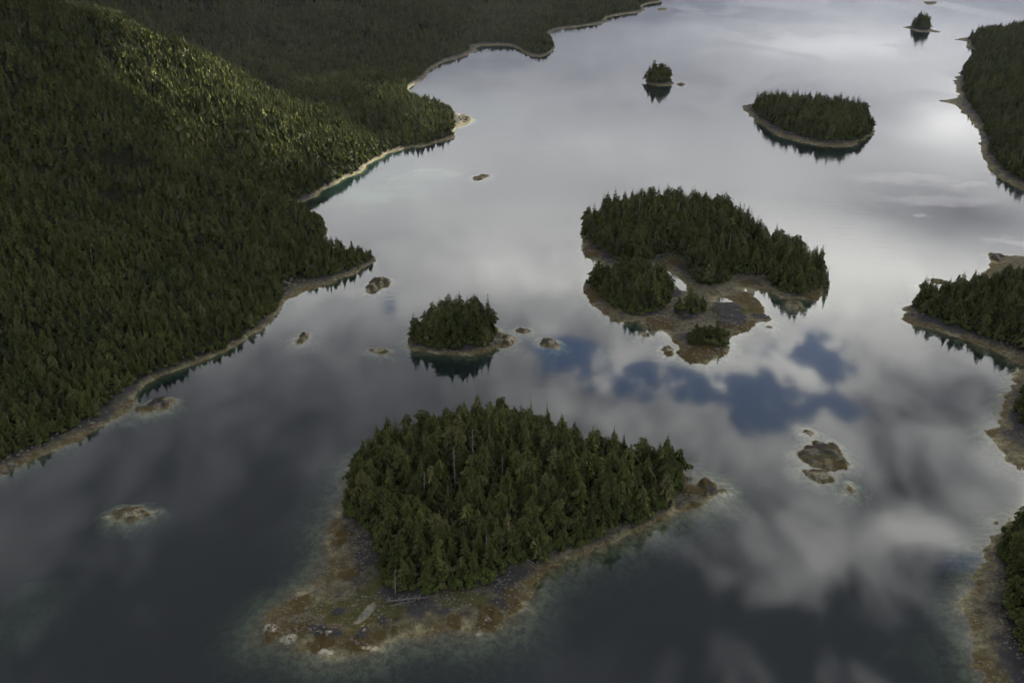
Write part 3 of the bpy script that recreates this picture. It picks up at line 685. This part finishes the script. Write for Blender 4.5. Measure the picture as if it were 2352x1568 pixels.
# trees that stand out one by one
def on(key, px, py):
    L = LANDS[key]; z = 1.5
    for _ in range(4): x, y = G(px, py, z); z = float(samp(L, L.z, [x], [y])[0])
    return x, y, z
def special(key, px, py, kind, h, label, vi=0, wide=1.0):
    x, y, z = on(key, px, py); base = 9.0 if kind == 'alder' else 15.0 + vi if kind == 'snag' else 20.0
    cat = 'tree'; tree_thing(DESC[kind][0], (x, y, z - .1, h / base * wide, h / base, random.uniform(0, 6.28), .03, BY[kind][vi]), label, cat, None)
special('fore', 908, 1362, 'snag', 12, 'bare silver-grey dead tree standing beside the fallen trunk at the gravel spit', 0, 1.25)
special('fore', 974, 1075, 'snag', 19, 'tall grey dead tree rising from the upper left of the big near island', 1)
special('fore', 1118, 1290, 'snag', 17, 'pale dead spire in the front trees of the big near island', 2)
special('fore', 1360, 1110, 'alder', 15, 'single bright yellow-green leafy tree in the right arm of the big near island', 0, 1.0)
special('fore', 975, 1160, 'snag', 18, 'grey dead tree in the middle left of the big near island', 0)
special('fore', 1122, 1015, 'snag', 20, 'thin grey dead tree near the summit of the big near island', 2)
special('mid', 1896, 662, 'spruce', 17, 'lone conifer leaning over the water at the right tip of the middle island', 1, .8)
special('mid', 1384, 497, 'spruce', 17, 'solitary dark conifer standing above the others at the left end of the middle island', 2, .8)

# ------------------------------------------------------------------ the rest of the wood and its undergrowth
src = bpy.data.collections.new('forest_sources')
for i, (kind, t, c, j) in enumerate(VAR):
    o = bpy.data.objects.new('source_%02d' % i, j); src.objects.link(o)
def instancer(name, recs):
    a = np.array([r[:8] for r in recs], float)
    me = bpy.data.meshes.new(name); me.vertices.add(len(a)); me.vertices.foreach_set('co', a[:, :3].astype(np.float32).ravel())
    sc = me.attributes.new('tree_scale', 'FLOAT_VECTOR', 'POINT'); sc.data.foreach_set('vector', np.stack([a[:, 3], a[:, 3], a[:, 4]], 1).astype(np.float32).ravel())
    ro = me.attributes.new('tree_rot', 'FLOAT_VECTOR', 'POINT'); ro.data.foreach_set('vector', np.stack([a[:, 6], a[:, 6] * .5, a[:, 5]], 1).astype(np.float32).ravel())
    iv = me.attributes.new('tree_kind', 'INT', 'POINT'); iv.data.foreach_set('value', a[:, 7].astype(np.int32))
    o = link(name, me)
    ng = bpy.data.node_groups.new(name, 'GeometryNodeTree')
    ng.interface.new_socket('Geometry', in_out='INPUT', socket_type='NodeSocketGeometry'); ng.interface.new_socket('Geometry', in_out='OUTPUT', socket_type='NodeSocketGeometry')
    n = ng.nodes; gi = n.new('NodeGroupInput'); go = n.new('NodeGroupOutput'); ip = n.new('GeometryNodeInstanceOnPoints')
    ci = n.new('GeometryNodeCollectionInfo'); ci.inputs[0].default_value = src; ci.inputs[1].default_value = True; ci.inputs[2].default_value = True
    def at(nm, ty): x = n.new('GeometryNodeInputNamedAttribute'); x.data_type = ty; x.inputs[0].default_value = nm; return x.outputs[0]
    l = ng.links; l.new(gi.outputs[0], ip.inputs['Points']); l.new(ci.outputs[0], ip.inputs['Instance']); ip.inputs['Pick Instance'].default_value = True
    l.new(at('tree_kind', 'INT'), ip.inputs['Instance Index']); l.new(at('tree_rot', 'FLOAT_VECTOR'), ip.inputs['Rotation']); l.new(at('tree_scale', 'FLOAT_VECTOR'), ip.inputs['Scale'])
    l.new(ip.outputs[0], go.inputs[0])
    md = o.modifiers.new('trees', 'NODES'); md.node_group = ng
    return o
tag(instancer('forest', FOREST), 'dense dark conifer forest covering the hillside, the right shores and the farther islands', 'forest', kind='stuff')

def boulder_mesh(seed):
    rnd = random.Random(seed); V, F = [], []
    n, mlev = 9, 5
    off = [[rnd.uniform(.75, 1.2) for _ in range(n)] for _ in range(mlev)]
    for j in range(mlev):
        ph = -.5 + 1.45 * j / (mlev - 1); r = math.cos(ph * .95)
        for k in range(n):
            a = 2 * math.pi * k / n; q = off[j][k]; V.append((r * q * math.cos(a), r * q * math.sin(a) * .8, .62 * math.sin(ph) * q))
    for j in range(mlev - 1):
        for k in range(n):
            a0 = j * n + k; a1 = j * n + (k + 1) % n; F += [(a0, a1, a1 + n), (a0, a1 + n, a0 + n)]
    V.append((0, 0, .66)); t = len(V) - 1
    for k in range(n): F.append(((mlev - 1) * n + k, (mlev - 1) * n + (k + 1) % n, t))
    me = mesh_np('boulder', V, tris=F); me.polygons.foreach_set('use_smooth', np.zeros(len(F), bool)); me.materials.append(M_ROCK); return me
BOUL = [boulder_mesh(s) for s in range(6)]
STONES = []
for key, step, smin, smax in (('fore', 1.25, .18, .75), ('mid', 2.0, .3, 1.2), ('tuft', 1.8, .4, 1.3), ('rlob', 1.6, .2, .8), ('rloa', 2.2, .3, .8), ('rmid', 2.6, .4, 1.2), ('east', 4.0, .6, 1.8), ('main', 3.2, .5, 2.0), ('rup', 5.0, .7, 2.0), ('north', 3.0, .6, 1.5)):
    L = LANDS[key]; X, Y, Z, f = scatter(L, step, inset=-60)
    px, py, zc = proj(X, Y, Z); ok = (f < .5) & (px > -60) & (px < 2420) & (py > -30) & (py < 1620)
    ok &= RNG.random(len(X)) < .75 * sstep(.42, .68, vnoise(X / 11, Y / 11, 55)) + .06
    for x, y, z in zip(X[ok], Y[ok], Z[ok]):
        s_ = smin + (smax - smin) * RNG.random() ** 2.2
        STONES.append((x, y, z, s_, s_ * RNG.uniform(.5, .9), RNG.uniform(0, 6.28), 0, len(VAR) + int(RNG.integers(0, 6))))
for i, bm_ in enumerate(BOUL): src.objects.link(bpy.data.objects.new('source_%02d' % (len(VAR) + i), bm_))
tag(instancer('shore_stones', STONES), 'loose stones strewn along the tide line of every shore', 'stones', kind='stuff')
BUSH = []
for key, step in (('fore', 1.6), ('mid', 2.0), ('tuft', 1.8), ('rlob', 1.8), ('rloa', 2.0), ('rmid', 2.4), ('east', 3.0), ('main', 3.2)):
    L = LANDS[key]; X, Y, Z, f = scatter(L, step, inset=-1.0)
    ok = (f < 4.5); px, py, zc = proj(X, Y, Z); ok &= (px > -100) & (px < 2450) & (py > -50) & (py < 1650)
    for x, y, z in zip(X[ok], Y[ok], Z[ok]):
        if RNG.random() < .55:
            s = RNG.uniform(.45, 1.15); BUSH.append((x, y, z - .2, s, s * RNG.uniform(.7, 1.2), RNG.uniform(0, 6.28), 0, BY['bush'][int(RNG.integers(0, 2))]))
tag(instancer('undergrowth', BUSH), 'low green shrubs along the foot of the trees', 'undergrowth', kind='stuff')

# ------------------------------------------------------------------ rocky islets
def islet(px, py, rx, ry, rot, h, label, weed=.8, dark=.3, pale=.2, under=.28, seed=0, res=None, margin=8.0, lob=1.0):
    rnd = random.Random(seed + int(px)); pts = []
    for k in range(22):
        a = 2 * math.pi * k / 22; r = 1 + lob * .22 * math.sin(3 * a + rnd.uniform(0, 6)) * rnd.random() + rnd.uniform(-.14, .14)
        u, w = rx * r * math.cos(a), ry * r * math.sin(a); c, s = math.cos(rot), math.sin(rot)
        pts.append((px + u * c - w * s * .9, py + u * s + w * c))
    zc = math.hypot(*G(px, py)); res = res or max(.35, zc * .0011)
    def mk_(X, Y, d, f, z, A):
        r1 = ridged(X, Y, 5.5 + zc * .002, 80 + seed, 4)
        up = sstep(-.5, 2.2, d) * h * (r1 - .35) * 1.6
        zz = np.where(d > -.5, z + up, z)
        A['weed'] = np.clip(weed * (.45 + .7 * sstep(.3, .6, vnoise(X / 4, Y / 4, 5))), 0, 1) * sstep(-.6, .1, zz); A['grass'] = weed * .7 * sstep(.5, .7, vnoise(X / 6, Y / 6, 15)) * sstep(.2, .6, zz)
        A['dark'] = dark * sstep(h * .55, h * .95, zz) * sstep(.2, .5, vnoise(X / 5, Y / 5, 6)); A['pale'] = pale * sstep(.45, .7, vnoise(X / 3, Y / 3, 8))
        return zz
    L = land('rocky_islet', pts, [], res, None, margin=margin, under=under, jag=min(1.6, .12 * rx * zc / FPX * 2 + .5), jsc=4.5 + zc * .002, hmax=h * .5, masks=mk_, bump=.5)
    tag(L.o, label, 'islet'); return L
islet(298,1181,48,16,-.12,1.3,'small golden-brown weedy rock alone in the dark water at lower left',.9,.1,.5,.26,1)
islet(366,930,34,12,-.2,2.2,'dark rock with pale rim just off the beach on the left shore',.5,1.0,.3,.22,2)
islet(332,940,20,9,.0,.9,'low brown weedy rock between the left beach and the dark rock',.9,.1,.4,.2,3)
islet(695,778,18,9,-.6,1.9,'slanting brown rock standing in open water off the left shore',.6,.6,.4,.25,4)
islet(868,653,29,12,-.35,2.4,'brown rock just off the wooded point on the left shore',.7,.4,.5,.25,5)
islet(873,807,20,5,.1,.7,'low half-drowned rock left of the small round wooded island',.8,0,.5,.2,6)
islet(1106,407,17,5,-.2,1.2,'golden rock in the pale shallows off the sunlit headland',1.0,0,.4,.12,7)
islet(1199,760,14,6,.05,1.3,'small brown rock just right of the round wooded island',.8,0,.5,.2,8)
islet(1262,789,22,10,.2,2.0,'jagged brown and black rock right of the round wooded island',.6,.6,.6,.2,9)
islet(1893,1050,56,30,.2,1.7,'largest bare brown rock at lower right, with a white-stained top',.9,.7,.25,.18,10)
islet(1878,1092,36,13,.3,1.2,'low brown ledge in front of the largest bare rock at lower right',.9,.1,.4,.18,11)
islet(1860,993,14,6,.3,1.0,'small oval brown rock behind the largest bare rock at lower right',.8,.2,.5,.2,12)
islet(1953,1124,12,8,.9,.8,'small pale rock in front of the largest bare rock at lower right',.3,.2,.8,.2,13)
islet(1822,702,17,9,.1,1.6,'round brown rock in the cove at the right end of the middle island',1,.1,.3,.2,14)
islet(1535,806,13,9,.2,1.8,'brown rock off the lower tip of the middle island',.8,.2,.6,.2,15)
islet(1483,768,7,5,.2,1.3,'small rock off the lower left shore of the middle island',.8,.2,.4,.2,16)
islet(1768,751,8,3,.2,.8,'tiny low rock by the right-hand point of the middle island',.8,.1,.4,.2,17)
islet(1564,194,9,3,.0,1.3,'small flat rock right of the tiny wooded islet in the distance',.8,.3,.2,.2,18)
islet(2137,7,15,2.5,.0,1.8,'low dark skerry near the top edge of the water',.5,.8,.1,.2,19)
islet(2288,1201,5,4,.4,.8,'little rock beside the lower right beach',.7,.3,.3,.2,20)
islet(2156,646,18,4,.1,1.2,'brown ledge behind the wooded point on the right',.9,.2,.2,.2,21)
islet(2122,658,10,4,.1,1.2,'dark rock at the back of the wooded point on the right',.6,.8,.2,.2,22)
islet(2292,593,20,8,.3,2.6,'dark striped rock behind the trees at the right edge',.5,.9,.3,.2,23)
islet(1066,275,19,8,.1,2.6,'black and gold rocks at the tip of the sunlit headland',.8,.7,.2,.2,24)
islet(1160,783,18,10,.0,2.4,'pale golden rocks at the right end of the round wooded island',.6,.1,.8,.2,25)
islet(1661,1128,9,6,.0,.8,'pale barely dry rocks beyond the right tip of the big near island',.4,.1,.9,.15,26)
islet(1520,22,12,2,.0,1.2,'low brown ledge off the far left coast near the top',.8,.2,.2,.2,27)

# ------------------------------------------------------------------ boulders, driftwood on the near island
def boulder(px, py, s, label, group, key='fore'):
    x, y, z = on(key, px, py)
    o = link('boulder', random.choice(BOUL)); o.location = (x, y, z + s * .1); o.scale = (s, s * random.uniform(.7, 1.1), s * random.uniform(.6, .9)); o.rotation_euler = (0, 0, random.uniform(0, 6.28))
    tag(o, label, 'boulder', group)
for (c, r, n, where) in [((570,810),(130,55),9,'among the black rocks at the foot of the gravel spit'),((900,870),(120,45),7,'on the weedy ledge below the gravel spit pool'),((150,800),(60,50),5,'on the pale knob at the left end of the gravel spit'),
                         ((1950,720),(110,90),7,'on the brown weedy ledge at the right of the gravel spit'),((940,200),(90,70),6,'on the left beach of the big near island'),((480,620),(160,100),6,'scattered on the left flat of the gravel spit')]:
    for _ in range(n):
        a, b = c[0] + random.uniform(-1, 1) * r[0], c[1] + random.uniform(-1, 1) * r[1]
        boulder(*zs(a, b), random.uniform(.35, 1.0), 'angular grey-brown boulder ' + where, 'boulders ' + where)
for _ in range(9):
    boulder(random.uniform(1575, 1640), random.uniform(1108, 1160), random.uniform(.35, .8), 'brown boulder on the right tip of the big near island', 'boulders on the right tip')

def log_thing(key, a, b, r, label, up=.3, limbs=0, root=False):
    xa, ya, za = on(key, *a); xb, yb, zb = on(key, *b)
    e = bpy.data.objects.new('driftwood_log', None); COL.objects.link(e); e.location = (xa, ya, za)
    p0 = Vector((0, 0, up)); p1 = Vector((xb - xa, yb - ya, zb - za + up)); mid = (p0 + p1) / 2 + Vector((0, 0, .15)); rnd = random.Random(int(a[0] * 7 + a[1]))
    V, F = [], []; tube(V, F, [p0, mid, p1], [r, r * .8, r * .25], 7); link('trunk', mk('log', (V, F), M_DEAD), None, e)
    d = (p1 - p0)
    if limbs:
        V, F = [], []
        for i in range(limbs):
            t = rnd.uniform(.12, .97); q = p0 + d * t; side = d.normalized().cross(Vector((0, 0, 1))) * rnd.choice((-1, 1)); L = rnd.uniform(1.5, 4.4) * (1.15 - t * .6)
            w = (side * rnd.uniform(.5, 1) + Vector((0, 0, rnd.uniform(-.05, .6))) + d.normalized() * rnd.uniform(.1, .9)).normalized()
            tube(V, F, [q, q + w * L * .6, q + w * L + Vector((0, 0, -.12 * L))], [.13, .09, .03], 3)
        tag(link('bare_branches', mk('limbs', (V, F), M_DEAD), None, e), kind='stuff')
    if root:
        V, F = [], []
        for i in range(16):
            w = Vector((rnd.gauss(0, 1), rnd.gauss(0, 1), abs(rnd.gauss(.3, .7)))).normalized(); L = rnd.uniform(1.0, 2.6); tube(V, F, [p0, p0 + w * L], [.2, .04], 3)
        tag(link('root_plate', mk('roots', (V, F), M_DEAD), None, e), kind='stuff')
    tag(e, label, 'log')
log_thing('fore', zs(1110,575), zs(1440,540), .34, 'long fallen dead tree with bare limbs and upturned roots at the front of the island', .8, 44, True)
log_thing('fore', zs(1120,610), zs(1330,560), .22, 'smaller bare fallen tree beside the long fallen trunk', .5, 22)
log_thing('fore', zs(2230,215), zs(2352,340), .26, 'long dark drift log slanting down the right beach', .3)
log_thing('fore', zs(2240,225), zs(2290,255), .3, 'short white log at the head of the slanting drift log', .5)
log_thing('fore', zs(1985,370), zs(2040,440), .2, 'white forked driftwood on the right beach below the trees', .3, 8)
log_thing('fore', zs(1030,45), zs(1090,120), .25, 'pale drift log at the tree line of the left beach', .4, 5)
log_thing('fore', zs(1150,30), zs(1230,10), .3, 'bleached stump and limbs at the left tree line', .7, 10, True)
log_thing('fore', (1467,1166), (1490,1170), .3, 'white drift log at the edge of the right arm of the island', .8)
log_thing('mid', z4([(765,650)])[0], z4([(830,662)])[0], .4, 'bleached log at the head of the middle island beach', .5)
log_thing('mid', z4([(790,635)])[0], z4([(880,632)])[0], .35, 'grey log lying along the tree line of the middle island beach', .8, 8)
log_thing('mid', z4([(740,680)])[0], z4([(790,672)])[0], .3, 'small pale log left of the bleached logs on the middle island', .4)

# ------------------------------------------------------------------ air
mh = bpy.data.materials.new('haze_air'); mh.use_nodes = True; g = NT(mh); g.n.remove(g.n['Principled BSDF'])
pv = g.new('ShaderNodeVolumePrincipled'); pv.inputs['Color'].default_value = (.80, .84, .95, 1); pv.inputs['Density'].default_value = HAZE; pv.inputs['Anisotropy'].default_value = .0
g.l.new(pv.outputs[0], g.n['Material Output'].inputs['Volume'])
hx, hy0, hy1, hz0, hz1 = 15500.0, -6500.0, 21000.0, -40.0, 620.0
hv = [(x, y, z) for z in (hz0, hz1) for (x, y) in ((-hx, hy0), (hx, hy0), (hx, hy1), (-hx, hy1))]
me = mesh_np('haze', hv, quads=[(0, 3, 2, 1), (4, 5, 6, 7), (0, 1, 5, 4), (1, 2, 6, 5), (2, 3, 7, 6), (3, 0, 4, 7)])
me.polygons.foreach_set('use_smooth', np.zeros(len(me.polygons), bool))
tag(link('haze', me, mh), kind='stuff')
